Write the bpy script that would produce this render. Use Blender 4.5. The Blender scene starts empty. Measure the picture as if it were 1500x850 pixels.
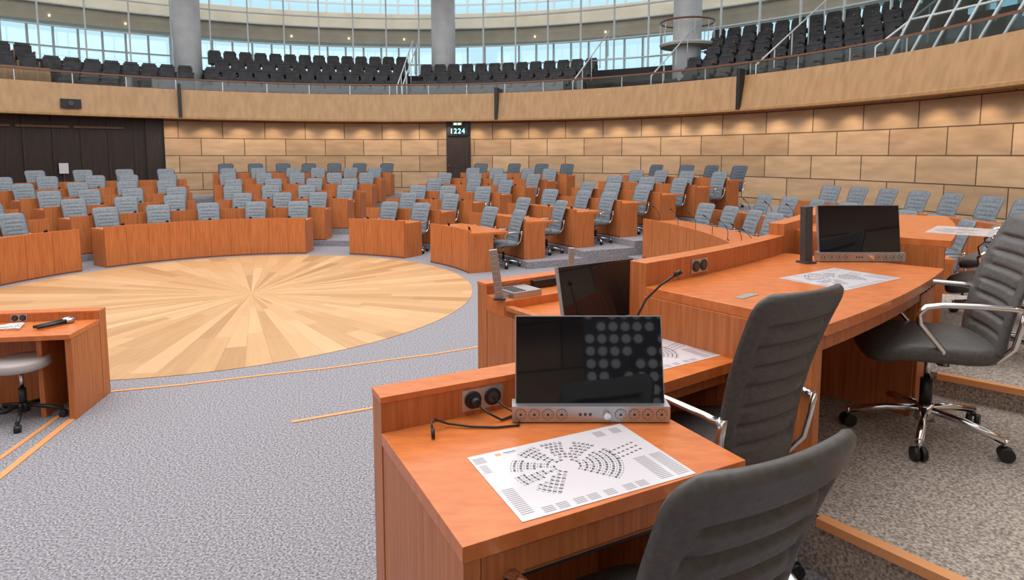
import bpy, bmesh, math, random
from math import sin, cos, pi, radians, sqrt, atan2
from mathutils import Matrix, Vector
random.seed(4)
scene = bpy.context.scene
try:
    scene.view_settings.view_transform = 'Standard'
except Exception:
    pass
CX, CY = -4.35, 9.4

# ------------------------------------------------------------ materials
def newmat(name):
    m = bpy.data.materials.new(name); m.use_nodes = True
    nt = m.node_tree
    return m, nt, nt.nodes['Principled BSDF']

def plain(name, col, rough=0.5, metal=0.0, spec=0.5, emit=None, es=0.0, coat=0.0):
    m, nt, b = newmat(name)
    b.inputs['Base Color'].default_value = (*col, 1)
    b.inputs['Roughness'].default_value = rough
    b.inputs['Metallic'].default_value = metal
    b.inputs['Specular IOR Level'].default_value = spec
    b.inputs['Coat Weight'].default_value = coat
    if emit:
        b.inputs['Emission Color'].default_value = (*emit, 1)
        b.inputs['Emission Strength'].default_value = es
    return m

def noisy(name, c1, c2, scale=(1, 1, 1), nscale=5.0, detail=4, rough=0.5, lo=0.35, hi=0.65, bump=0.0, metal=0.0, spec=0.5, coord='Object'):
    m, nt, b = newmat(name)
    tc = nt.nodes.new('ShaderNodeTexCoord')
    mp = nt.nodes.new('ShaderNodeMapping'); mp.inputs['Scale'].default_value = scale
    nz = nt.nodes.new('ShaderNodeTexNoise'); nz.inputs['Scale'].default_value = nscale; nz.inputs['Detail'].default_value = detail
    cr = nt.nodes.new('ShaderNodeValToRGB')
    cr.color_ramp.elements[0].position = lo; cr.color_ramp.elements[1].position = hi
    cr.color_ramp.elements[0].color = (*c1, 1); cr.color_ramp.elements[1].color = (*c2, 1)
    nt.links.new(tc.outputs[coord], mp.inputs[0]); nt.links.new(mp.outputs[0], nz.inputs['Vector'])
    nt.links.new(nz.outputs['Fac'], cr.inputs[0]); nt.links.new(cr.outputs[0], b.inputs['Base Color'])
    b.inputs['Roughness'].default_value = rough; b.inputs['Metallic'].default_value = metal
    b.inputs['Specular IOR Level'].default_value = spec
    if bump:
        bp = nt.nodes.new('ShaderNodeBump'); bp.inputs['Strength'].default_value = bump; bp.inputs['Distance'].default_value = 0.01
        nt.links.new(nz.outputs['Fac'], bp.inputs['Height']); nt.links.new(bp.outputs[0], b.inputs['Normal'])
    return m

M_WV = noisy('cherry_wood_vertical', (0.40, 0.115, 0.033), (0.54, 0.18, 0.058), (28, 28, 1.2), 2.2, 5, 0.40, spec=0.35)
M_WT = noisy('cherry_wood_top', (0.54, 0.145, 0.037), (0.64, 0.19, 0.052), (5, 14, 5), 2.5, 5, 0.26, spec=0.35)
M_SEAM = plain('panel_seam', (0.20, 0.06, 0.02), 0.7)
M_STRIP = plain('oak_nosing', (0.75, 0.33, 0.13), 0.45)
M_CARPET = noisy('carpet_grey', (0.13, 0.126, 0.142), (0.42, 0.405, 0.44), (1, 1, 1), 75, 5, 0.95, 0.36, 0.66, 0, spec=0.1)
M_CARPLIT = noisy('carpet_lamplit', (0.20, 0.172, 0.15), (0.57, 0.49, 0.43), (1, 1, 1), 90, 5, 0.95, 0.36, 0.66, 0, spec=0.1)  # grey carpet with the warmth of lamp light worked into its colour
M_LEATH = noisy('leather_grey', (0.070, 0.065, 0.062), (0.095, 0.089, 0.085), (1, 1, 1), 60, 3, 0.42, bump=0.10, spec=0.4)
M_LEATHB = noisy('leather_blue_grey', (0.13, 0.155, 0.18), (0.19, 0.22, 0.25), (1, 1, 1), 30, 2, 0.5)
M_LEATHN = plain('leather_navy', (0.055, 0.075, 0.10), 0.5)
M_CHROME = plain('polished_aluminium', (0.75, 0.75, 0.77), 0.16, 1.0)
M_ALU = plain('brushed_aluminium', (0.48, 0.49, 0.51), 0.36, 0.85)
M_BLACK = plain('black_plastic', (0.012, 0.012, 0.013), 0.4)
M_DARK = plain('dark_grey_plastic', (0.05, 0.05, 0.055), 0.45)
M_SCREEN = plain('screen_glass', (0.006, 0.007, 0.010), 0.03, 0, 0.8)
M_PAPER = plain('laminated_paper', (0.64, 0.60, 0.635), 0.18, 0, 0.5)
M_INK = plain('printed_ink', (0.09, 0.085, 0.09), 0.4)
M_INKL = plain('printed_ink_light', (0.25, 0.24, 0.26), 0.4)
M_MARK = plain('printed_mark', (0.6, 0.33, 0.15), 0.4)
M_WHITE = plain('white_steel', (0.62, 0.66, 0.68), 0.4)
M_COL = noisy('column_plaster', (0.48, 0.50, 0.53), (0.56, 0.58, 0.60), (1, 1, 1), 2, 2, 0.6)
M_PARA = noisy('maple_parapet', (0.35, 0.195, 0.08), (0.43, 0.25, 0.108), (3, 3, 0.6), 2.4, 5, 0.42)
M_GDARK = plain('gallery_floor_dark', (0.035, 0.035, 0.04), 0.8)
M_GSEAT = noisy('gallery_seat_fabric', (0.022, 0.022, 0.026), (0.045, 0.043, 0.048), (1, 1, 1), 4, 2, 0.7)
M_GWOOD = noisy('gallery_seat_wood', (0.20, 0.11, 0.05), (0.30, 0.17, 0.08), (6, 6, 1), 3, 3, 0.5)
M_BROWN = noisy('dark_walnut_panel', (0.016, 0.009, 0.007), (0.035, 0.018, 0.012), (12, 12, 0.8), 2, 4, 0.4)
M_RAIL = plain('handrail_brown', (0.16, 0.07, 0.035), 0.35)
M_BEIGE = noisy('beige_plaster', (0.62, 0.57, 0.44), (0.70, 0.65, 0.52), (1, 1, 1), 1.2, 2, 0.7)
M_STOOL = plain('stool_leather', (0.42, 0.38, 0.37), 0.5)
M_DISC = plain('disc_glow', (0.5, 0.52, 0.56), 0.4, emit=(0.7, 0.75, 0.85), es=0.35)  # glow added so the discs read as round lamps in the monitor reflection
M_LAMP = plain('downlight', (1, 1, 1), 0.4, emit=(1, 0.85, 0.6), es=1.2)
M_CLOCK = plain('clock_digit_glow', (0.3, 0.9, 0.9), 0.4, emit=(0.35, 0.95, 1.0), es=2.2)
M_EXIT = plain('exit_sign_glow', (0.2, 0.8, 0.4), 0.4, emit=(0.6, 1.0, 0.8), es=1.5)

def glass_mat(name, tint, g=0.08):
    m = bpy.data.materials.new(name); m.use_nodes = True
    nt = m.node_tree; nt.nodes.clear()
    o = nt.nodes.new('ShaderNodeOutputMaterial'); t = nt.nodes.new('ShaderNodeBsdfTransparent')
    gl = nt.nodes.new('ShaderNodeBsdfGlossy'); gl.inputs['Roughness'].default_value = 0.03
    mx = nt.nodes.new('ShaderNodeMixShader'); mx.inputs[0].default_value = g
    t.inputs[0].default_value = (*tint, 1)
    nt.links.new(t.outputs[0], mx.inputs[1]); nt.links.new(gl.outputs[0], mx.inputs[2]); nt.links.new(mx.outputs[0], o.inputs[0])
    return m
M_GLASS = glass_mat('clear_glass', (0.93, 0.96, 0.96), 0.05)
M_TGLASS = glass_mat('tinted_facade_glass', (0.58, 0.72, 0.77), 0.05)

# stone wall
M_STONE, nt, b = newmat('sandstone_blocks')
tc = nt.nodes.new('ShaderNodeTexCoord'); br = nt.nodes.new('ShaderNodeTexBrick')
br.offset = 0.5; br.inputs['Scale'].default_value = 1
br.inputs['Brick Width'].default_value = 1.35; br.inputs['Row Height'].default_value = 0.58
br.inputs['Mortar Size'].default_value = 0.014; br.inputs['Mortar Smooth'].default_value = 0.1
br.inputs['Color1'].default_value = (0.56, 0.385, 0.24, 1); br.inputs['Color2'].default_value = (0.40, 0.262, 0.155, 1)
br.inputs['Mortar'].default_value = (0.10, 0.062, 0.035, 1); br.inputs['Bias'].default_value = 0.0
nz = nt.nodes.new('ShaderNodeTexNoise'); nz.inputs['Scale'].default_value = 2.2; nz.inputs['Detail'].default_value = 6
mp = nt.nodes.new('ShaderNodeMapping'); mp.inputs['Scale'].default_value = (0.6, 2.5, 1)
cr = nt.nodes.new('ShaderNodeValToRGB'); cr.color_ramp.elements[0].position = 0.3; cr.color_ramp.elements[1].position = 0.7
cr.color_ramp.elements[0].color = (0.74, 0.72, 0.70, 1); cr.color_ramp.elements[1].color = (1, 1, 1, 1)
mx = nt.nodes.new('ShaderNodeMix'); mx.data_type = 'RGBA'; mx.blend_type = 'MULTIPLY'; mx.inputs[0].default_value = 1
nt.links.new(tc.outputs['UV'], br.inputs['Vector']); nt.links.new(tc.outputs['UV'], mp.inputs[0]); nt.links.new(mp.outputs[0], nz.inputs['Vector'])
nt.links.new(nz.outputs['Fac'], cr.inputs[0]); nt.links.new(br.outputs['Color'], mx.inputs[6]); nt.links.new(cr.outputs[0], mx.inputs[7])
nt.links.new(mx.outputs[2], b.inputs['Base Color']); b.inputs['Roughness'].default_value = 0.8

# sunburst parquet
M_SUN, nt, b = newmat('sunburst_parquet')
def N(t, **k):
    n = nt.nodes.new(t)
    for a, v in k.items(): setattr(n, a, v)
    return n
def MT(op, a, bb=None):
    n = N('ShaderNodeMath', operation=op)
    for i, v in enumerate((a, bb)):
        if v is None: continue
        if isinstance(v, (int, float)): n.inputs[i].default_value = v
        else: nt.links.new(v, n.inputs[i])
    return n.outputs[0]
tc = N('ShaderNodeTexCoord'); sp = N('ShaderNodeSeparateXYZ'); nt.links.new(tc.outputs['Object'], sp.inputs[0])
X, Y = MT('SUBTRACT', sp.outputs[0], 0.38), sp.outputs[1]
ang = MT('MULTIPLY', MT('ARCTAN2', Y, X), 84 / (2 * pi))
sec = MT('FLOOR', ang)
rad = MT('SQRT', MT('ADD', MT('MULTIPLY', X, X), MT('MULTIPLY', Y, Y)))
w1 = N('ShaderNodeTexWhiteNoise', noise_dimensions='1D'); nt.links.new(sec, w1.inputs['W'])
ring = MT('FLOOR', MT('ADD', MT('MULTIPLY', rad, 0.7), MT('MULTIPLY', w1.outputs['Value'], 3)))
cb = N('ShaderNodeCombineXYZ'); nt.links.new(sec, cb.inputs[0]); nt.links.new(ring, cb.inputs[1])
w2 = N('ShaderNodeTexWhiteNoise', noise_dimensions='2D'); nt.links.new(cb.outputs[0], w2.inputs['Vector'])
nz = N('ShaderNodeTexNoise'); nz.inputs['Scale'].default_value = 3.0; nz.inputs['Detail'].default_value = 5
cb2 = N('ShaderNodeCombineXYZ'); nt.links.new(MT('MULTIPLY', ang, 1.6), cb2.inputs[0]); nt.links.new(MT('MULTIPLY', rad, 0.5), cb2.inputs[1])
nt.links.new(cb2.outputs[0], nz.inputs['Vector'])
val = MT('ADD', MT('MULTIPLY', w2.outputs['Value'], 0.45), MT('ADD', MT('MULTIPLY', w1.outputs['Value'], 0.25), MT('MULTIPLY', nz.outputs['Fac'], 0.35)))
cr = N('ShaderNodeValToRGB'); nt.links.new(val, cr.inputs[0])
cr.color_ramp.elements[0].position = 0.1; cr.color_ramp.elements[0].color = (0.38, 0.195, 0.08, 1)
cr.color_ramp.elements[1].position = 0.9; cr.color_ramp.elements[1].color = (0.68, 0.44, 0.24, 1)
e = cr.color_ramp.elements.new(0.5); e.color = (0.57, 0.335, 0.16, 1)
fr = MT('FRACT', ang); seam = MT('LESS_THAN', fr, 0.04)
mx = N('ShaderNodeMix', data_type='RGBA'); nt.links.new(MT('MULTIPLY', seam, 0.35), mx.inputs[0])
nt.links.new(cr.outputs[0], mx.inputs[6]); mx.inputs[7].default_value = (0.32, 0.15, 0.06, 1)
nt.links.new(mx.outputs[2], b.inputs['Base Color']); b.inputs['Roughness'].default_value = 0.36

# ------------------------------------------------------------ mesh helpers
class B:
    def __init__(s, *mats):
        s.bm = bmesh.new(); s.mats = list(mats); s.uv = s.bm.loops.layers.uv.new('UVMap')
    def mi(s, m):
        if m not in s.mats: s.mats.append(m)
        return s.mats.index(m)
    def face(s, vs, m, smooth=False):
        try: f = s.bm.faces.new(vs)
        except ValueError: return None
        f.material_index = s.mi(m); f.smooth = smooth
        return f
    def box(s, x0, x1, y0, y1, z0, z1, m, M=None):
        M = M or Matrix()
        v = [s.bm.verts.new(M @ Vector(p)) for p in ((x0, y0, z0), (x1, y0, z0), (x1, y1, z0), (x0, y1, z0), (x0, y0, z1), (x1, y0, z1), (x1, y1, z1), (x0, y1, z1))]
        for q in ((0, 3, 2, 1), (4, 5, 6, 7), (0, 1, 5, 4), (1, 2, 6, 5), (2, 3, 7, 6), (3, 0, 4, 7)):
            s.face([v[i] for i in q], m)
    def prism(s, pts, z0, z1, m, side=None):
        a = [s.bm.verts.new((p[0], p[1], z0)) for p in pts]; c = [s.bm.verts.new((p[0], p[1], z1)) for p in pts]
        s.face(a[::-1], m); s.face(c, m)
        n = len(pts)
        for i in range(n): s.face([a[i], a[(i + 1) % n], c[(i + 1) % n], c[i]], side or m)
    def cyl(s, p0, p1, r0, r1, m, seg=16, M=None, smooth=True):
        M = M or Matrix(); p0 = Vector(p0); p1 = Vector(p1); d = (p1 - p0).normalized()
        a = d.orthogonal().normalized(); c = d.cross(a)
        r = []
        for p, rr in ((p0, r0), (p1, r1)):
            r.append([s.bm.verts.new(M @ (p + (a * cos(2 * pi * i / seg) + c * sin(2 * pi * i / seg)) * rr)) for i in range(seg)])
        for i in range(seg): s.face([r[0][i], r[0][(i + 1) % seg], r[1][(i + 1) % seg], r[1][i]], m, smooth)
        s.face(r[0][::-1], m); s.face(r[1], m)
    def tube(s, pts, rad, m, seg=8, M=None, sx=1.0):
        M = M or Matrix(); pts = [Vector(p) for p in pts]; rings = []; n = len(pts); a = None
        for i, p in enumerate(pts):
            d = (pts[min(i + 1, n - 1)] - pts[max(i - 1, 0)]).normalized()
            if a is None:
                a = Vector((1, 0, 0)); a = (a - d * a.dot(d))
                if a.length < 0.05: a = d.orthogonal()
            else: a = a - d * a.dot(d)
            a.normalize(); c = d.cross(a)
            rings.append([s.bm.verts.new(M @ (p + a * cos(2 * pi * k / seg) * rad * sx + c * sin(2 * pi * k / seg) * rad)) for k in range(seg)])
        for i in range(n - 1):
            for k in range(seg): s.face([rings[i][k], rings[i][(k + 1) % seg], rings[i + 1][(k + 1) % seg], rings[i + 1][k]], m, True)
        s.face(rings[0][::-1], m); s.face(rings[-1], m)
    def ring(s, prof, a0, a1, m, step=2.0, c=(CX, CY), top=None, smooth=False, voff=0.0):
        """sweep closed (r,z) polygon about centre c from a0 to a1 degrees"""
        full = abs(a1 - a0) >= 359.9
        n = max(1, int(math.ceil(abs(a1 - a0) / step))); rows = []
        cnt = n if full else n + 1
        for i in range(cnt):
            a = radians(a0 + (a1 - a0) * i / n)
            rows.append([s.bm.verts.new((c[0] + r * cos(a), c[1] + r * sin(a), z)) for r, z in prof])
        k = len(prof)
        for i in range(n):
            A, Bq = rows[i], rows[(i + 1) % cnt]
            aa0 = radians(a0 + (a1 - a0) * i / n); aa1 = radians(a0 + (a1 - a0) * (i + 1) / n)
            for j in range(k):
                j2 = (j + 1) % k
                mm = m
                if top is not None and abs(prof[j][1] - prof[j2][1]) < 1e-6 and prof[j][1] >= max(p[1] for p in prof) - 1e-6: mm = top
                f = s.face([A[j], A[j2], Bq[j2], Bq[j]], mm, smooth)
                if f:
                    R = prof[0][0]
                    uvs = ((aa0 * R, prof[j][1]), (aa0 * R, prof[j2][1]), (aa1 * R, prof[j2][1]), (aa1 * R, prof[j][1]))
                    for l, q in zip(f.loops, uvs): l[s.uv].uv = (q[0], q[1] + voff)
        if not full:
            s.face(rows[0], m); s.face(rows[-1][::-1], m)
    def arc(s, r0, r1, z0, z1, a0, a1, m, step=2.0, c=(CX, CY), top=None):
        s.ring([(r0, z0), (r1, z0), (r1, z1), (r0, z1)], a0, a1, m, step, c, top)
    def mesh(s, name, merge=False):
        if merge: bmesh.ops.remove_doubles(s.bm, verts=s.bm.verts, dist=1e-5)
        bmesh.ops.recalc_face_normals(s.bm, faces=s.bm.faces)
        me = bpy.data.meshes.new(name); s.bm.to_mesh(me); s.bm.free()
        for m in s.mats: me.materials.append(m)
        return me
    def obj(s, name, loc=(0, 0, 0), rz=0, bevel=0, merge=False, parent=None):
        o = bpy.data.objects.new(name, s.mesh(name, merge)); scene.collection.objects.link(o)
        o.location = loc; o.rotation_euler = (0, 0, rz)
        if bevel:
            md = o.modifiers.new('Bevel', 'BEVEL'); md.width = bevel; md.segments = 2; md.limit_method = 'ANGLE'; md.angle_limit = radians(40)
        if parent: o.parent = parent
        return o
def pol(r, th): return (CX + r * cos(radians(th)), CY + r * sin(radians(th)))
def inst(name, me, x, y, z, rz, sc=1.0):
    o = bpy.data.objects.new(name, me); scene.collection.objects.link(o); o.location = (x, y, z); o.rotation_euler = (0, 0, rz); o.scale = (sc, sc, sc); return o
def sstep(a, b_, x):
    t = max(0, min(1, (x - a) / (b_ - a))); return t * t * (3 - 2 * t)

# ------------------------------------------------------------ chair
def chair_mesh(leath, lift=0.0, hi=True, top=1.06, wadd=0.0):
    q = B(leath, M_CHROME, M_BLACK)
    # base
    for i in range(5):
        a = 2 * pi * i / 5 + 0.3; d = Vector((cos(a), sin(a), 0))
        q.tube([d * 0.03 + Vector((0, 0, .125)), d * 0.16 + Vector((0, 0, .115)), d * 0.31 + Vector((0, 0, .082))], 0.017, M_CHROME, 8)
        w = d * 0.315; t = Vector((-sin(a + .5), cos(a + .5), 0))
        q.cyl(w + Vector((0, 0, .05)), w + Vector((0, 0, .095)), .011, .011, M_CHROME, 8)
        for sg in (-1, 1):
            q.cyl(w + t * sg * .006 + Vector((0, 0, .031)), w + t * sg * .027 + Vector((0, 0, .031)), .031, .029, M_BLACK, 16)
    q.cyl((0, 0, .075), (0, 0, .155), .042, .034, M_CHROME, 16)
    q.cyl((0, 0, .15), (0, 0, .27), .026, .026, M_BLACK, 14)
    q.cyl((0, 0, .27), (0, 0, .40 + lift), .014, .014, M_CHROME, 12)
    T = Matrix.Translation((0, 0, lift))
    q.box(-.07, .07, -.14, .10, .375, .415, M_BLACK, T)
    # seat
    lay = ((.405, .70), (.408, .90), (.42, .98), (.44, 1.0), (.462, .995), (.476, .95), (.484, .86), (.487, .6), (.485, .25))
    ns = 40; prev = None
    for z, sc in lay:
        r = []
        for i in range(ns):
            a = 2 * pi * i / ns; e = 2 / 4.5
            x = .245 * sc * math.copysign(abs(cos(a)) ** e, cos(a)); y = .03 + .26 * sc * math.copysign(abs(sin(a)) ** e, sin(a))
            zz = z - (0.03 * max(0, (y - .16)) / .1)
            r.append(q.bm.verts.new(T @ Vector((x, y, zz))))
        if prev:
            for i in range(ns): q.face([prev[i], prev[(i + 1) % ns], r[(i + 1) % ns], r[i]], leath, True)
        else: q.face(r[::-1], leath)
        prev = r
    q.face(prev, leath, True)
    # back shell
    nr, nc = (130, 24) if hi else (44, 10)
    z0, z1, rc = .40, top, .075; L = z1 - z0
    sig = .016 if hi else .014; dep = .0165 if hi else .011
    def mid(u, t, w):
        y = -.215 - .13 * t - .05 * t * t + .03 * sin(t * pi) - 0.03 * (1 - u * u) + .02
        return Vector((u * w, y, z0 + L * t))
    for side in (1, -1):
        g = []
        for i in range(nr + 1):
            t = i / nr
            dist = min(t, 1 - t) * L
            w = .20 + .04 * t + wadd
            if dist < rc: w = w - rc + sqrt(max(0, rc * rc - (rc - dist) ** 2))
            row = []
            for j in range(nc + 1):
                u = -1 + 2 * j / nc; u = math.copysign(1 - (1 - abs(u)) ** 1.3, u)
                th = .023 * sqrt(max(0, 1 - abs(u) ** 5)) * sqrt(min(1, dist / .025))
                gr = 0
                for k in range(7):
                    tk = .20 + .105 * k; gr += math.exp(-((t - tk) / sig) ** 2)
                gr *= 1 - sstep(.62, .74, abs(u))
                ve = math.exp(-((abs(u) - .70) / .035) ** 2) * sstep(.14, .20, t) * (1 - sstep(.83, .87, t)) * (0.5 + 0.5 * cos((t - .2) / .105 * 2 * pi * .5 + (0 if u > 0 else pi)))
                th -= min(1, gr + ve) * dep
                c = mid(u, t, w)
                row.append(q.bm.verts.new(T @ (c + Vector((0, side * max(th, 0), 0)))))
            g.append(row)
        for i in range(nr):
            for j in range(nc): q.face([g[i][j], g[i][j + 1], g[i + 1][j + 1], g[i + 1][j]], leath, True)
    # back bracket + arms
    for sg in (-1, 1):
        q.tube([(sg * .14, -.10, .395), (sg * .19, -.19, .42), (sg * .232, -.235, .50), (sg * .245, -.25, .60), (sg * .245, -.262, .68)], .012, M_CHROME, 8, T, 1.4)
        q.tube([(sg * .245, -.26, .66), (sg * .262, -.20, .672), (sg * .272, -.08, .675), (sg * .272, .04, .672), (sg * .27, .10, .66), (sg * .265, .125, .63), (sg * .255, .115, .585), (sg * .245, .07, .53), (sg * .235, .02, .47), (sg * .20, .0, .40)], .0125, M_CHROME, 8, T, 1.3)
    q.box(-.2, .2, -.02, .02, .39, .405, M_BLACK, T)
    return q.mesh('office_chair', merge=True)
ME_NEAR = chair_mesh(M_LEATH, 0.0, True, 1.10)
ME_NEARH = chair_mesh(M_LEATH, 0.04, True, 1.12)
ME_NEARW = chair_mesh(M_LEATH, 0.0, True, 1.03, .02)
ME_FAR = chair_mesh(M_LEATHB, 0.0, False)
ME_NAVY = chair_mesh(M_LEATHN, 0.0, False)

def mic_mesh(h=.3, lean=.12):
    q = B(M_BLACK)
    q.cyl((0, 0, 0), (0, 0, .018), .028, .022, M_BLACK, 14)
    q.tube([(0, 0, .01), (0, 0, h * .45), (0, -lean * .3, h * .75), (0, -lean, h)], .0045, M_BLACK, 6)
    q.cyl((0, -lean, h), (0, -lean * 1.35, h + .03), .009, .011, M_BLACK, 10)
    return q.mesh('gooseneck_microphone')
ME_MIC = mic_mesh(); 
def console_mesh():
    q = B(M_BLACK)
    q.box(-.05, .05, -.03, .03, 0, .02, M_BLACK); q.tube([(0.0, 0, .015), (0, 0, .07), (0, -.02, .10)], .006, M_BLACK, 6)
    q.box(-.03, .03, .01, .022, .015, .075, M_BLACK)
    return q.mesh('desk_voting_console')
ME_CON = console_mesh()

# ------------------------------------------------------------ room
q = B(M_CARPET)
q.prism([pol(26, a) for a in range(0, 360, 5)], -.3, 0, M_CARPET); q.obj('floor')
q = B(M_SUN)
vs = [q.bm.verts.new((3.74 * cos(radians(a)), 3.74 * sin(radians(a)), .006)) for a in range(0, 360, 3)]
q.face(vs, M_SUN); vb = [q.bm.verts.new((v.co.x, v.co.y, -.02)) for v in vs]
for i in range(len(vs)): q.face([vs[i], vb[i], vb[(i + 1) % len(vs)], vs[(i + 1) % len(vs)]], M_SUN)
q.obj('sunburst_parquet_floor', (CX, CY, 0))

q = B(M_STONE); q.ring([(13.53, -.2), (13.53, 3.5), (13.8, 3.5), (13.8, -.2)], -200, 121.8, M_STONE, 2, voff=-2.1 + .58 * 4); q.obj('wall_stone')
q = B(M_BROWN)
q.ring([(13.75, -.2), (13.75, 3.5), (14.0, 3.5), (14.0, -.2)], 121.3, 124, M_BROWN, 1)
q.arc(13.9, 14.1, -.2, 3.5, 121.8, 160, M_BROWN)
for a in range(122, 160, 3): q.arc(13.84, 13.9, 0, 3.5, a, a + .35, M_BROWN, 1)
for a in (126.5, 132.5, 138.5): q.arc(13.80, 13.9, 2.95, 3.02, a, a + 5.5, M_RAIL, 2)
q.obj('wall_dark_panelling')
q = B(M_WHITE); M = None
nx_, ny_ = pol(13.75, 133.4)
q.box(-.12, .12, 0, .02, 1.55, 1.87, M_PAPER, Matrix.Translation((nx_, ny_, 0)) @ Matrix.Rotation(radians(133.4 + 90), 4, 'Z'))
q.box(-.01, .01, .0, .015, .7, 1.55, M_DARK, Matrix.Translation((nx_, ny_, 0)) @ Matrix.Rotation(radians(133.4 + 90), 4, 'Z'))
q.obj('notice_stand')
# terrace rings
RK = [3.95 + 1.2 * k for k in range(7)]; ZK = [.13 * k for k in range(7)]
q = B(M_CARPET)
for k in range(1, 7):
    q.arc(RK[k] - .06, (RK[k + 1] - .06) if k < 6 else 13.95, -.1, ZK[k], 24.5, 200, M_CARPET)
for r0, r1, z in ((7.3, 8.8, .10), (8.8, 10.6, .25), (10.6, 13.6, .40)):
    q.arc(r0, r1, -.1, z, -25, 24.5, M_CARPET)
q.obj('floor_terraces')
q = B(M_CARPLIT)
q.arc(8.55, 13.6, -.1, .5, -100, -52.2, M_CARPET)
q.arc(7.3, 8.6, -.1, .499, -57, -52.2, M_CARPET)
q.arc(8.06, 13.6, -.1, .73, -52.2, -41, M_CARPLIT)
q.arc(8.06, 13.6, -.1, .86, -41, -25, M_CARPLIT)
q.obj('floor_presidium_platform')
q = B(M_STRIP)
q.arc(9.02, 13.5, .700, .7345, -52.42, -52.12, M_STRIP, 1)
q.arc(9.0, 13.5, .83, .8645, -41.22, -40.95, M_STRIP, 1)
def strip(pts, w):
    n = len(pts); Lp = []; Rp = []
    for i, p in enumerate(pts):
        a = pts[max(i - 1, 0)]; c = pts[min(i + 1, n - 1)]; d = Vector((c[0] - a[0], c[1] - a[1])).normalized()
        Lp.append((p[0] - d.y * w / 2, p[1] + d.x * w / 2)); Rp.append((p[0] + d.y * w / 2, p[1] - d.x * w / 2))
    for i in range(n - 1): q.prism([Lp[i], Rp[i], Rp[i + 1], Lp[i + 1]], -.01, .007, M_STRIP)
strip([(-3.35, 3.2), (-3.35, 3.88), (-3.62, 5.41)], .05); strip([(-3.55, 3.4), (-3.55, 4.1), (-3.70, 5.15)], .035)
strip([(-3.62, 5.41), (-3.0, 5.60), (-2.42, 5.83), (-1.85, 6.03), (-1.33, 6.27), (-.85, 6.47), (-.3, 6.78)], .03)
strip([(-1.74, 4.78), (-1.158, 5.06), (-.6, 5.35)], .035)
q.obj('trim_step_nosing')

# door, clock, exit
def polM(r, th, z=0):
    x, y = pol(r, th); return Matrix.Translation((x, y, z)) @ Matrix.Rotation(radians(th + 90), 4, 'Z')
# local frame: +Y towards centre, X tangential
q = B(M_BROWN); M = polM(13.5, 79.6)
q.box(-.44, .44, -.02, .05, .72, 3.30, M_BLACK, M); q.box(-.40, .40, .05, .065, .74, 2.76, M_BROWN, M)
q.box(-.36, .36, .065, .075, .80, 1.6, M_BROWN, M); q.box(-.36, .36, .065, .075, 1.68, 2.7, M_BROWN, M)
q.cyl(M @ Vector((.32, .06, 1.75)), M @ Vector((.32, .12, 1.75)), .02, .02, M_CHROME, 8)
q.obj('door_1')
root = bpy.data.objects.new('digital_clock', None); scene.collection.objects.link(root)
root.matrix_world = polM(13.40, 79.6, 2.96)
q = B(M_BLACK); q.box(-.38, .38, -.05, .05, -.15, .15, M_BLACK); q.obj('clock_housing', parent=root)
cu = bpy.data.curves.new('clock_digits', 'FONT'); cu.body = '1224'; cu.size = .25; cu.align_x = 'CENTER'; cu.align_y = 'CENTER'; cu.extrude = .003; cu.space_character = 1.15
cu.materials.append(M_CLOCK)
t = bpy.data.objects.new('clock_digits', cu); scene.collection.objects.link(t); t.parent = root
t.location = (0, .056, 0); t.rotation_euler = (pi / 2, 0, pi)
q = B(M_EXIT); M = polM(13.40, 79.6)
q.box(-.17, .17, 0, .05, 3.17, 3.27, M_WHITE, M); q.box(-.13, -.02, .05, .055, 3.185, 3.255, M_EXIT, M); q.box(.02, .13, .05, .055, 3.185, 3.255, M_EXIT, M)
q.obj('exit_sign')

# gallery parapet
q = B(M_PARA)
q.ring([(13.02, 3.30), (13.02, 3.36), (13.06, 3.40), (13.24, 4.26), (13.36, 4.26), (13.52, 3.6), (13.52, 3.30)], 0, 360, M_PARA, 2)
q.obj('gallery_parapet')
q = B(M_SEAM)
for a in [120.5 - 1, 72.8, 36.4, -12, 158]:
    q.arc(12.98, 13.2, 3.34, 4.42, a, a + .45, M_BLACK, 1)
q.obj('parapet_joint_posts')
q = B(M_BLACK); M = polM(13.04, 132.6)
q.box(-.26, .26, 0, .06, 3.52, 3.78, M_BLACK, M); q.cyl(M @ Vector((0, .06, 3.65)), M @ Vector((0, .09, 3.65)), .09, .07, M_DARK, 16); q.obj('wall_camera_box')
q = B(M_RAIL)
q.ring([(13.30, 4.58), (13.30, 4.63), (13.36, 4.63), (13.36, 4.58)], 0, 360, M_RAIL, 2)
for a in range(0, 360, 6):
    q.arc(13.32, 13.345, 4.26, 4.58, a, a + .12, M_ALU, 1)
q.obj('gallery_handrail')
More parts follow.
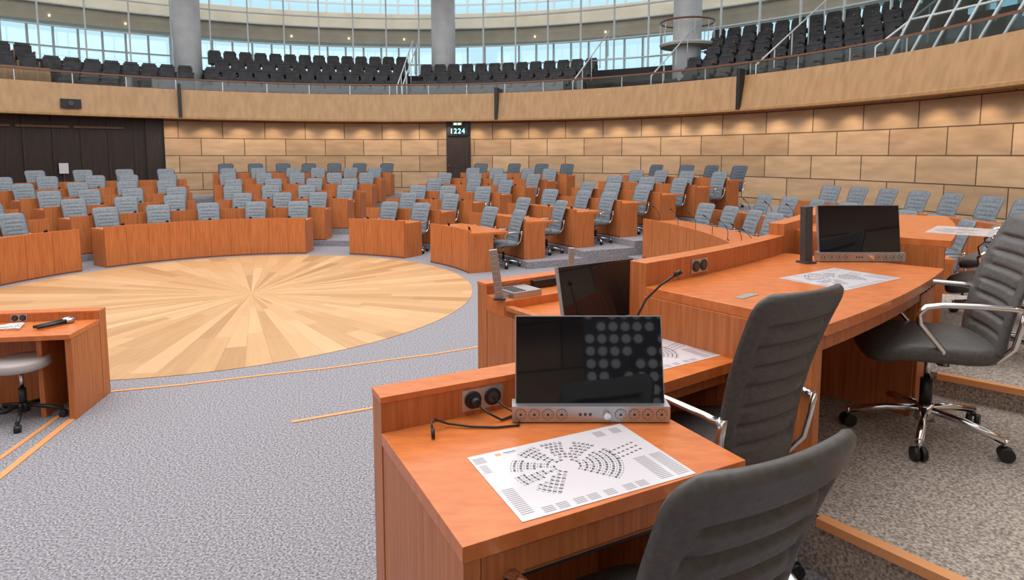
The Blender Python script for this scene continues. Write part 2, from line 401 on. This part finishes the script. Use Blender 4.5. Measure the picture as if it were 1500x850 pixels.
# gallery floor steps
q = B(M_GDARK)
q.arc(13.5, 14.2, 3.35, 3.62, 0, 360, M_GDARK, 3)
RG = [14.0 + .75 * i for i in range(6)]; ZG = [3.62 + .42 * i for i in range(6)]
blocks = [(134, 158, 4), (117.5, 133, 3), (90, 116, 5), (63, 88, 4), (24, 50, 6), (-30, 22, 3), (160, 200, 3)]
for a0, a1, n in blocks:
    for i in range(n): q.arc(RG[i] - .05, 18.1, 3.35, ZG[i], a0 - .3, a1 + .3, M_GDARK, 3)
for a0, a1 in ((50.3, 62.7), (88.3, 89.7)):
    q.arc(14.1, 18.1, 3.35, 3.7, a0, a1, M_GDARK)
q.arc(18.0, 22.5, 3.3, 5.5, -60, 210, M_GDARK, 3)
q.obj('gallery_floor')
q = B(M_GSEAT)
for bi, (a0, a1, n) in enumerate(blocks):
    for i in range(n):
        r = RG[i] + .36; st = math.degrees(.56 / r); a = a0 + st / 2
        while a < a1:
            M = polM(r, a, ZG[i]) @ Matrix.Rotation(radians(random.uniform(-1, 1)), 4, 'Z')
            Mb = M @ Matrix.Translation((0, -.18, .42)) @ Matrix.Rotation(radians(10), 4, 'X')
            wood = bi in (0, 6)
            q.box(-.24, .24, -.03, .03, 0, .46, M_GSEAT, Mb); q.box(-.20, .20, -.02, .045, .42, .52, M_GSEAT, Mb)
            q.box(-.22, .22, -.17, .25, .36, .46, M_GSEAT, M)
            q.box(-.275, -.245, -.2, .22, 0, .62, M_GWOOD if wood else M_GSEAT, M)
            q.box(-.285, -.235, -.18, .2, .62, .645, M_GWOOD if (wood or random.random() < .5) else M_GSEAT, M)
            if wood: q.box(-.22, .22, .2, .23, .0, .34, M_GWOOD, M)
            a += st
q.obj('gallery_seating')
# wood balustrade panels on left bay
q = B(M_GWOOD)
q.arc(13.85, 13.9, 3.6, 4.72, 134, 158, M_GWOOD)
q.obj('gallery_bay_screen')
# columns
for i, a in enumerate((118, 85.2, 52.5, 150.8)):
    q = B(M_COL); x, y = pol(17.6, a)
    q.cyl((x, y, 3.3), (x, y, 10.1), .50, .50, M_COL, 40)
    q.cyl((x, y, 8.9), (x, y, 9.0), .53, .53, M_WHITE, 40)
    q.obj('round_column')
x, y = pol(17.6, 52.5)
q = B(M_WHITE)
for z in (6.1, 6.9):
    q.tube([(x + .95 * cos(t_ * pi / 16), y + .95 * sin(t_ * pi / 16), z) for t_ in range(33)], .035, M_WHITE if z < 6.5 else M_RAIL, 6)
for t_ in range(0, 32, 3): q.tube([(x + .95 * cos(t_ * pi / 16), y + .95 * sin(t_ * pi / 16), 6.1), (x + .95 * cos(t_ * pi / 16), y + .95 * sin(t_ * pi / 16), 6.9)], .015, M_WHITE, 5)
q.cyl((x, y, 6.02), (x, y, 6.12), .95, .95, M_BEIGE, 32)
q.obj('round_lookout_balcony')
# glazing rings
q = B(M_WHITE)
a = -30
while a < 200:
    q.arc(18.15, 18.24, 5.45, 10.0, a, a + .17, M_WHITE, 1); a += 4.4
for z in (6.7, 7.9, 9.1): q.arc(18.16, 18.22, z, z + .05, -30, 200, M_WHITE, 2)
q.obj('window_1')
q = B(M_WHITE)
a = -50
while a < 205:
    q.arc(22.0, 22.12, 5.4, 10.2, a, a + .22, M_WHITE, 1); a += 2.2
for z in (5.5, 6.5, 9.35): q.arc(22.0, 22.1, z, z + .06, -50, 205, M_WHITE, 3)
q.arc(22.2, 22.22, 5.3, 10.2, -50, 205, M_TGLASS, 3)
q.obj('window_2')
q = B(M_BEIGE)
q.ring([(21.0, 7.35), (20.9, 7.7), (21.1, 8.75), (21.6, 8.75), (21.9, 7.35)], -50, 205, M_BEIGE, 2)
q.arc(20.6, 20.95, 7.95, 8.0, -50, 205, M_WHITE, 2)
q.obj('outer_gallery_band')
q = B(M_LAMP)
for a in (57, 66, 75, 92, 99, 106, 124, 131, 142, 148):
    xx, yy = pol(20.86, a); q.cyl((xx, yy, 7.5), (xx, yy, 7.58), .04, .04, M_LAMP, 10)
q.obj('outer_gallery_downlights')
# slatted louvre band high up
q = B(M_WHITE)
a = 40
while a < 160:
    q.arc(19.6, 20.1, 9.25, 9.30, a, a + 1.2, M_BEIGE, 1); a += 1.9
q.obj('ceiling_louvres')
q = B(M_BEIGE); q.arc(13.0, 18.6, 10.05, 10.35, 0, 360, M_BEIGE, 3); q.obj('ceiling')
# gallery stair rails & glass screens
q = B(M_WHITE)
def pz(r, a, z): x, y = pol(r, a); return (x, y, z)
for a in (88.6, 89.4, 62.5, 51, 23.2, 36.9):
    q.tube([pz(13.9, a, 4.6), pz(17.6, a, 6.9)], .025, M_WHITE, 6)
    for i in range(5):
        r = 13.9 + i * .9; z = 4.6 + i * .56
        q.tube([pz(r, a, z - .9), pz(r, a, z)], .018, M_WHITE, 5)
for a0, a1, z in ((51, 62, 4.9), (51, 62, 5.5)):
    q.tube([pz(15.5, a0 + (a1 - a0) * i / 6, z) for i in range(7)], .02, M_WHITE, 5)
for i in range(9):
    a = 7 + i * 2.0
    q.tube([pz(14.2, a, 4.2), pz(16.5, a, 7.6)], .03, M_WHITE, 6)
for z, r in ((4.2, 14.2), (5.3, 14.95), (6.5, 15.75), (7.6, 16.5)):
    q.tube([pz(r, 7 + i * 2.0, z) for i in range(9)], .03, M_WHITE, 6)
q.obj('gallery_stair_railings')
q = B(M_GLASS)
M_PANE = glass_mat('blue_screen_glass', (0.62, 0.80, 0.84), 0.25)
q.ring([(14.2, 4.2), (16.5, 7.6), (16.52, 7.6), (14.22, 4.2)], 7, 23, M_PANE, 2)
q.ring([(13.33, 4.28), (13.33, 4.57), (13.335, 4.57), (13.335, 4.28)], 0, 360, M_GLASS, 3)
q.obj('window_3')

# ------------------------------------------------------------ parliament desks and chairs
def arc_desk(r, a0, a1, zf, depth=.56, h=.72, ridge=.055, chairs=ME_FAR, sp=.86, off=.74, mic=ME_CON, ep=None, nm='curved_parliament_desk'):
    q = B(M_WV, M_WT); ep = ep or depth - .02
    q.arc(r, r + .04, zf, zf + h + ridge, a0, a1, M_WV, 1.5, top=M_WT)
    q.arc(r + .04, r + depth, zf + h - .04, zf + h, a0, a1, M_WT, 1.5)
    d = math.degrees(.045 / r)
    q.arc(r + .04, r + ep, zf, zf + h - .04, a0, a0 + d, M_WV, 2)
    q.arc(r + .04, r + ep, zf, zf + h - .04, a1 - d, a1, M_WV, 2)
    rs = r + off; n = max(1, int(radians(a1 - a0) * rs / sp + .25)); st = (a1 - a0) / n
    for i in range(1, n):
        a = a0 + st * i; q.arc(r + .05, r + ep - .1, zf + .0, zf + h - .04, a, a + d * .5, M_WV, 2)
    for i in range(0, 2 * n):
        a = a0 + st * i / 2
        q.arc(r - .0015, r + .002, zf + .01, zf + h + ridge - .03, a, a + math.degrees(.006 / r), M_SEAM, 2)
    q.arc(r - .001, r + .002, zf, zf + .03, a0, a1, M_SEAM, 1.5)
    q.obj(nm)
    for i in range(n):
        a = a0 + st * (i + .5) 
        x, y = pol(rs + random.uniform(-.03, .05), a + random.uniform(-.5, .5))
        if chairs: inst('office_chair', chairs, x, y, zf, radians(a + 90 + random.uniform(-9, 9)))
        if mic:
            x, y = pol(r + .16, a); inst(mic.name.split('.')[0], mic, x, y, zf + h, radians(a + 270))
arc_desk(RK[0], 151.5, 178, 0); arc_desk(RK[0], 91, 145.5, 0); arc_desk(RK[0], 57, 77, 0); arc_desk(RK[0], 25, 46, 0, depth=.78, ep=.48, off=.86)
for k in range(1, 7):
    ch = ME_NAVY if k == 6 else ME_FAR
    z = ZK[k]
    arc_desk(RK[k], 150.5, 178, z, chairs=ch) if k < 6 else None
    arc_desk(RK[k], 120, 146.5, z, chairs=ch) if k < 6 else None
    arc_desk(RK[k], 88 if k > 1 else 90, 116, z, chairs=ch)
    arc_desk(RK[k], 57.5, 79 if k < 5 else 76, z, chairs=ch)
    arc_desk(RK[k], 26.5 + k * .8, 48, z, chairs=ch, depth=.66, ep=.46, off=.78)
arc_desk(7.45, -12, 22, .10, sp=.72, mic=ME_MIC, chairs=ME_FAR, depth=.80, ep=.76, off=.90)
arc_desk(9.0, -16, 21.5, .25, sp=.72, mic=ME_MIC, chairs=ME_FAR)
arc_desk(10.9, -20, 22, .40, sp=.72, mic=None, chairs=ME_FAR)

# ------------------------------------------------------------ presidium desks
def frame(o, ang):
    return Matrix.Translation((o[0], o[1], 0)) @ Matrix.Rotation(ang, 4, 'Z')
def socket_plate(M, name='socket_plate'):
    q = B(M_ALU); q.box(-.075, .075, -.004, 0, -.036, .036, M_ALU, M)
    for sx in (-.036, .036):
        q.cyl((sx, -.004, 0), (sx, -.010, 0), .030, .029, M_BLACK, 24, M); q.cyl((sx, -.0101, 0), (sx, -.0115, 0), .019, .019, M_DARK, 20, M)
    return q.obj(name)
# desk 1
F1 = frame((-.109, 1.305), radians(27.4))
q = B(M_WV, M_WT)
zt = 1.24
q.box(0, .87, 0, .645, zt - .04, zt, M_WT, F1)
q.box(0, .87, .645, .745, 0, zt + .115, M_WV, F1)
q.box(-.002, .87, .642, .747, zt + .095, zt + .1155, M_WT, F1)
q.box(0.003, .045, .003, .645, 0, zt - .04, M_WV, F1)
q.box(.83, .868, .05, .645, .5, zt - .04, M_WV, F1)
q.box(.05, .83, .012, .05, zt - .12, zt - .042, M_WV, F1)
q.box(.16, .62, .010, .013, zt - .115, zt - .110, M_SEAM, F1)
q.box(.16, .62, .02, .40, zt - .135, zt - .12, M_BLACK, F1)
q.obj('presidium_desk', bevel=.003)
socket_plate(F1 @ Matrix.Translation((.345, .645, zt + .052)))
# desk 2
F2 = frame((.70, 2.40), radians(35))
q = B(M_WV, M_WT)
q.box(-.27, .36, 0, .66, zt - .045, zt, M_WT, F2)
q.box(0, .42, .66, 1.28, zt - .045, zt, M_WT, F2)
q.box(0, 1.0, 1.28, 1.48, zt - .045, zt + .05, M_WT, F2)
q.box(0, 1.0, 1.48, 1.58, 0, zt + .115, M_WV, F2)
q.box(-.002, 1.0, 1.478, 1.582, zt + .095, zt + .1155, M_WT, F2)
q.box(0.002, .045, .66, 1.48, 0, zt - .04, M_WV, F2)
q.box(0.0, .045, .80, 1.30, zt - .04, zt + .02, M_WV, F2)
q.box(-.268, -.225, .03, .66, 0, zt - .045, M_WV, F2)
q.box(-.225, .0, .62, .66, 0, zt - .045, M_WV, F2)
q.box(-.20, .35, .05, .09, zt - .11, zt - .045, M_WV, F2)
q.obj('presidium_desk', bevel=.003)
q = B(M_ALU)
q.box(.06, .26, 1.29, 1.47, zt + .05, zt + .085, M_ALU, F2)
for i in range(5): q.box(.075, .16, 1.31 + i * .03, 1.325 + i * .03, zt + .0851, zt + .088, M_DARK, F2)
q.box(.32, .50, 1.44, 1.478, zt + .055, zt + .10, M_BLACK, F2)
q.obj('control_panel')
def column_speaker(x, y, z, h, rz, mat, tilt=0.0, w=.045):
    q = B(mat, M_DARK)
    M = Matrix.Rotation(tilt, 4, 'Y')
    q.box(-w / 2, w / 2, -.02, .02, 0, h, mat, M); q.box(-w / 2 - .012, w / 2 + .012, -.04, .04, 0, .012, M_DARK)
    for i in range(int(h / .03) - 1): q.box(-w / 2 + .008, w / 2 - .008, -.0215, -.02, .03 + i * .03, .045 + i * .03, mat, M)
    q.obj('desk_loudspeaker', (x, y, z), rz, bevel=.003)
column_speaker(-.07, 3.50, 1.29, .285, 0, M_ALU, -.13)
column_speaker(.365, 3.86, 1.29, .24, 0, M_ALU, .02, .035)
column_speaker(1.735, 3.66, 1.47, .335, radians(20), M_DARK, -.05, .055)
# desk 3 (curved)
z3 = 1.47
q = B(M_WV, M_WT)
q.arc(8.13, 9.0, z3 - .045, z3, -52.1, -41.2, M_WT, 1)
q.arc(8.03, 8.13, 0, z3 + .115, -52.1, -41.2, M_WV, 1, top=M_WT)
q.arc(8.12, 8.97, .50, z3 - .045, -52.15, -51.85, M_WV, 1)
q.arc(8.12, 8.95, .73, z3 - .045, -43.9, -41.3, M_WV, 1)
q.arc(8.95, 8.965, .78, 1.38, -43.8, -41.4, M_WV, 1)
q.arc(8.93, 8.96, z3 - .12, z3 - .045, -51.8, -43.9, M_WV, 1)
for i in range(4):
    x, y = pol(8.968, -43.4 + i * .5); q.cyl((x, y, 1.40), Vector((x, y, 1.40)) + Vector((.007, -.007, 0)), .012, .012, M_BLACK, 12)
q.obj('presidium_desk', bevel=.003)
x, y = pol(8.131, -49.0)
a = radians(-49.0 + 90)
socket_plate(Matrix.Translation((x, y, z3 + .055)) @ Matrix.Rotation(a, 4, 'Z'))
x, y = pol(8.55, -50.8)
q = B(M_ALU); q.box(-.07, .07, -.02, .02, 0, .003, M_ALU, Matrix.Translation((x, y, z3)) @ Matrix.Rotation(radians(39), 4, 'Z')); q.obj('cable_port_plate')
# desk 4
z4 = 1.60
q = B(M_WV, M_WT)
q.arc(8.13, 9.0, z4 - .045, z4, -39.5, -28, M_WT, 1)
q.arc(8.03, 8.13, 0, z4 + .06, -41.2, -28, M_WV, 1, top=M_WT)
q.arc(8.12, 8.97, .86, z4 - .045, -39.5, -39.2, M_WV, 1); q.arc(8.12, 8.97, .86, z4 - .045, -28.3, -28, M_WV, 1)
q.obj('presidium_desk', bevel=.003)

# monitors
def monitor(x, y, z, rz, tilt=12):
    q = B(M_ALU, M_BLACK, M_SCREEN)
    # bar
    q.box(-.255, .255, -.035, .03, .004, .056, M_ALU); q.box(-.24, .24, -.03, .03, 0, .005, M_BLACK)
    for sg in (-1, 1):
        for i in range(4):
            cx = sg * (.095 + i * .044); c0 = .030
            q.cyl((cx, -.035, c0), (cx, -.0362, c0), .0185, .0185, M_DARK, 24); q.cyl((cx, -.0362, c0), (cx, -.0375, c0), .0168, .0168, M_ALU, 24)
            q.cyl((cx, -.0375, c0), (cx, -.0378, c0), .005, .005, M_DARK, 16)
            for k in range(8):
                aa = k * pi / 4; q.cyl((cx + .0122 * cos(aa), -.0375, c0 + .0122 * sin(aa)), (cx + .0122 * cos(aa), -.038, c0 + .0122 * sin(aa)), .0018, .0018, M_DARK, 6)
    for i in range(3): q.cyl((-.035 + i * .016, -.035, .03), (-.035 + i * .016, -.037, .03), .005, .005, M_DARK, 10)
    q.cyl((.05, -.035, .03), (.05, -.052, .03), .012, .011, M_CHROME, 20)
    T = Matrix.Translation((0, -.005, .05)) @ Matrix.Rotation(radians(-tilt), 4, 'X')
    q.box(-.244, .244, 0, .026, 0, .288, M_ALU, T)
    q.box(-.241, .241, -.003, 0, .003, .285, M_BLACK, T)
    q.box(-.228, .228, -.0042, -.003, .016, .272, M_SCREEN, T)
    q.box(-.2405, .2405, -.0036, -.003, .003, .2845, M_SCREEN, T)
    q.box(-.06, .06, .026, .05, .03, .22, M_DARK, T)
    q.tube([(0, .05, .15), (0, .11, .03), (0, .13, .006)], .014, M_ALU, 8)
    q.box(-.09, .09, .08, .15, 0, .008, M_ALU)
    q.obj('desktop_monitor', (x, y, z), rz, bevel=.0015)
monitor(.255, 1.985, zt, 0, 16.5)
monitor(.455, 3.04, zt, radians(33), 13)
monitor(2.08, 3.72, z3, 0, 10)

# seating chart papers
def chart(x, y, z, ang):
    q = B(M_PAPER, M_INK)
    q.box(-.264, .264, -.176, .176, 0, .0012, M_PAPER)
    zi = .0013
    def quad(cx, cy, w, h, a, m):
        M = Matrix.Translation((cx, cy, zi)) @ Matrix.Rotation(a, 4, 'Z')
        v = [q.bm.verts.new(M @ Vector(p)) for p in ((-w / 2, -h / 2, 0), (w / 2, -h / 2, 0), (w / 2, h / 2, 0), (-w / 2, h / 2, 0))]; q.face(v, m)
    for i in range(7):
        r = .034 + .0168 * i
        n = int(r * 2 * pi * .8 / .0125)
        for k in range(n):
            a = radians(-55) + radians(290) * k / (n - 1)
            dd = math.degrees(a)
            if any(abs(dd - g) < 4.5 for g in (25, 62, 98, 135, 172, 205)): continue
            quad(-.03 + r * cos(a) * 1.12, .012 + r * sin(a), .0105, .0068, a + pi / 2, M_INK if (i + k) % 5 else M_INKL)
            quad(-.03 + (r + .0085) * cos(a) * 1.12, .012 + (r + .0085) * sin(a), .009, .003, a + pi / 2, M_INKL)
    for i in range(6):
        for k in range(3): quad(.125 + i * .018, .03 - k * .022 + .004 * i, .010, .006, 0, M_INK)
    for k in range(15): quad(-.235, -.03 - k * .0085 + .0, .034, .0038, 0, M_INKL)
    for cx in (-.18, -.14, -.09, -.05, 0, .06, .10):
        for k in range(4): quad(cx, -.143 - k * .007, .032, .0036, 0, M_INKL)
    for cx in (.18, .235):
        for k in range(16): quad(cx, -.035 - k * .0082, .042, .0038, 0, M_INKL)
    for cx in (-.24, .22, .16):
        for k in range(5): quad(cx, .155 - k * .007, .034, .0036, 0, M_INKL)
    for k in range(6): quad(-.243, .11 - k * .008, .022, .0036, 0, M_INKL)
    quad(-.178, .153, .018, .014, 0, M_MARK); quad(-.14, .156, .04, .004, 0, M_INK); quad(-.14, .149, .03, .003, 0, M_INKL)
    q.obj('seating_chart_sheet', (x, y, z), ang)
chart(.186, 1.672, zt + .0005, radians(25.7))
chart(.60, 2.66, zt + .0005, radians(32))
chart(1.69, 3.19, z3 + .0005, radians(34))
chart(3.0, 4.15, z4 + .0005, radians(48))

# mics and cables near
q = B(M_BLACK)
q.tube([(.58, 2.86, zt), (.585, 2.86, zt + .12), (.62, 2.85, zt + .2), (.68, 2.83, zt + .27), (.74, 2.81, zt + .32)], .0055, M_BLACK, 8)
q.cyl((.74, 2.81, zt + .32), (.765, 2.80, zt + .34), .011, .012, M_BLACK, 12); q.cyl((.58, 2.86, zt), (.58, 2.86, zt + .015), .03, .025, M_BLACK, 16)
q.obj('gooseneck_microphone')
def L1(u, v, z): return F1 @ Vector((u, v - .01, z))
q = B(M_BLACK)
q.tube([L1(.38, .643, zt + .05), L1(.40, .60, zt + .03), L1(.44, .56, zt + .006), L1(.40, .50, zt + .005), L1(.33, .52, zt + .005), L1(.26, .56, zt + .006), L1(.20, .60, zt + .012), L1(.155, .60, zt + .035), L1(.135, .575, zt + .04), L1(.13, .55, zt + .02)], .0035, M_BLACK, 6)
q.cyl(L1(.13, .55, zt + .03), L1(.128, .54, zt + .003), .006, .006, M_BLACK, 10)
q.cyl(L1(.309, .645, zt + .052), L1(.309, .615, zt + .05), .018, .014, M_BLACK, 16)
q.tube([L1(.309, .62, zt + .05), L1(.33, .58, zt + .03), L1(.37, .56, zt + .006), L1(.45, .58, zt + .006), L1(.52, .62, zt + .01), L1(.56, .63, zt + .04)], .004, M_BLACK, 6)
q.obj('power_cable')

# near chairs
def face_dir(dx, dy): return atan2(-dx, dy)
inst('office_chair', ME_NEAR, .285, 1.365, .5, face_dir(-.46, .888))
inst('office_chair', ME_NEARH, .79, 2.38, .5, face_dir(-.50, .866))
inst('office_chair', ME_NEARW, 2.03, 2.98, .73, face_dir(-.95, .30), 1.06)
inst('office_chair', ME_NEAR, 3.05, 3.85, .86, face_dir(-.8, .6))
inst('office_chair', ME_NEAR, 3.75, 4.7, .86, face_dir(-.75, .65))

# ------------------------------------------------------------ left desk (stenographer) + stool
FL = frame((-3.57, 5.41), radians(9))   # origin = back right corner; local -x along desk, -y towards us
q = B(M_WV, M_WT)
q.box(-2.2, 0, -.60, -.12, .66, .70, M_WT, FL)
q.box(-2.2, 0, -.12, 0, 0, .775, M_WV, FL); q.box(-2.2, .002, -.122, .002, .758, .777, M_WT, FL)
q.box(-.05, -.002, -.58, -.12, 0, .66, M_WV, FL)
q.box(-.30, -.26, -.50, -.12, 0, .66, M_WV, FL)
q.obj('stenographer_desk', bevel=.003)
socket_plate(FL @ Matrix.Translation((-.62, -.12, .735)) @ Matrix.Scale(.85, 4), 'socket_plate')
for dx, dy in ((0, 0), (.045, -.035)):
    q = B(M_BLACK)
    q.cyl(FL @ Vector((-.36 + dx, -.40 + dy, .722)), FL @ Vector((-.24 + dx, -.22 + dy, .722)), .013, .016, M_BLACK, 12)
    q.cyl(FL @ Vector((-.24 + dx, -.22 + dy, .722)), FL @ Vector((-.205 + dx, -.17 + dy, .724)), .020, .022, M_ALU, 14)
    q.obj('handheld_microphone')
q = B(M_WHITE)
pts = []
for i in range(160):
    t = i / 159; pts.append(FL @ Vector((-.66 + .13 * t + .085 * sin(t * 44), -.28 + .075 * cos(t * 39) - .06 * t, .706 + .012 * abs(sin(t * 23)))))
q.tube(pts, .005, M_WHITE, 6); q.box(-.85, -.62, -.56, -.42, .7005, .702, M_PAPER, FL)
q.obj('white_cable')
q = B(M_STOOL, M_BLACK)
lay = ((.42, .17), (.43, .20), (.45, .205), (.485, .205), (.50, .19), (.505, .12)); prev = None
for z, r in lay:
    rr = [q.bm.verts.new((r * cos(2 * pi * i / 32), r * sin(2 * pi * i / 32), z)) for i in range(32)]
    if prev:
        for i in range(32): q.face([prev[i], prev[(i + 1) % 32], rr[(i + 1) % 32], rr[i]], M_STOOL, True)
    else: q.face(rr[::-1], M_BLACK)
    prev = rr
q.face(prev, M_STOOL, True)
q.cyl((0, 0, .40), (0, 0, .42), .08, .12, M_BLACK); q.cyl((0, 0, .1), (0, 0, .26), .026, .026, M_BLACK); q.cyl((0, 0, .26), (0, 0, .41), .014, .014, M_CHROME)
q.cyl((0, 0, .07), (0, 0, .14), .045, .035, M_BLACK)
for i in range(5):
    a = 2 * pi * i / 5 + .2; d = Vector((cos(a), sin(a), 0))
    q.tube([d * .03 + Vector((0, 0, .12)), d * .15 + Vector((0, 0, .1)), d * .28 + Vector((0, 0, .07))], .016, M_BLACK, 8)
    w = d * .28; t = Vector((-sin(a), cos(a), 0)); q.cyl(w - t * .022 + Vector((0, 0, .028)), w + t * .022 + Vector((0, 0, .028)), .028, .028, M_BLACK, 14)
    q.cyl(w + Vector((0, 0, .04)), w + Vector((0, 0, .075)), .009, .009, M_BLACK, 8)
q.obj('swivel_stool', (-3.90, 4.84, 0))

# unseen disc panel behind the presidium, added for its reflection in the near monitor
q = B(M_DARK, M_DISC)
q.box(.72, 1.95, -2.16, -2.10, 2.0, 3.95, M_DARK)
for i in range(10):
    for j in range(15):
        if (i * 7 + j * 5) % 6 == 0: continue
        cx = .78 + i * .122; cz = 2.08 + j * .126; q.cyl((cx, -2.10, cz), (cx, -2.08, cz), .045, .045, M_DISC, 20)
for xx in (.8, 1.85): q.box(xx - .03, xx + .03, -2.15, -2.10, .5, 2.0, M_ALU)
q.obj('reflected_disc_panel')

# ------------------------------------------------------------ light
w = bpy.data.worlds.new('World'); scene.world = w; w.use_nodes = True
bg = w.node_tree.nodes['Background']; bg.inputs[0].default_value = (.985, .99, 1.0, 1); bg.inputs[1].default_value = 1.8
def spot(name, loc, target, e, size, blend, col, rad=.08):
    l = bpy.data.lights.new(name, 'SPOT'); l.energy = e; l.spot_size = radians(size); l.spot_blend = blend; l.color = col; l.shadow_soft_size = rad
    o = bpy.data.objects.new(name, l); scene.collection.objects.link(o); o.location = loc
    o.rotation_euler = (Vector(target) - Vector(loc)).to_track_quat('-Z', 'Y').to_euler()
a = -20
while a < 121:
    spot('wall_washer', pz(12.99, a, 3.28), pz(13.5, a, 2.0), 38, 100, .8, (1, .76, .5), .05); a += 4.4
l = bpy.data.lights.new('skylight_lamp', 'AREA'); l.shape = 'DISK'; l.size = 14; l.energy = 850; l.color = (1, .95, .88)
o = bpy.data.objects.new('skylight_lamp', l); scene.collection.objects.link(o); o.location = (CX + 2, CY - 2, 10.0)

# ------------------------------------------------------------ camera
cam = bpy.data.cameras.new('camera'); co = bpy.data.objects.new('camera', cam); scene.collection.objects.link(co)
cam.sensor_width = 36; cam.lens = 920 / 1500 * 36; cam.shift_y = -.07; cam.clip_start = .05
co.location = (0, 0, 2.1); co.rotation_euler = (radians(90 - 5.71), 0, 0)
scene.camera = co
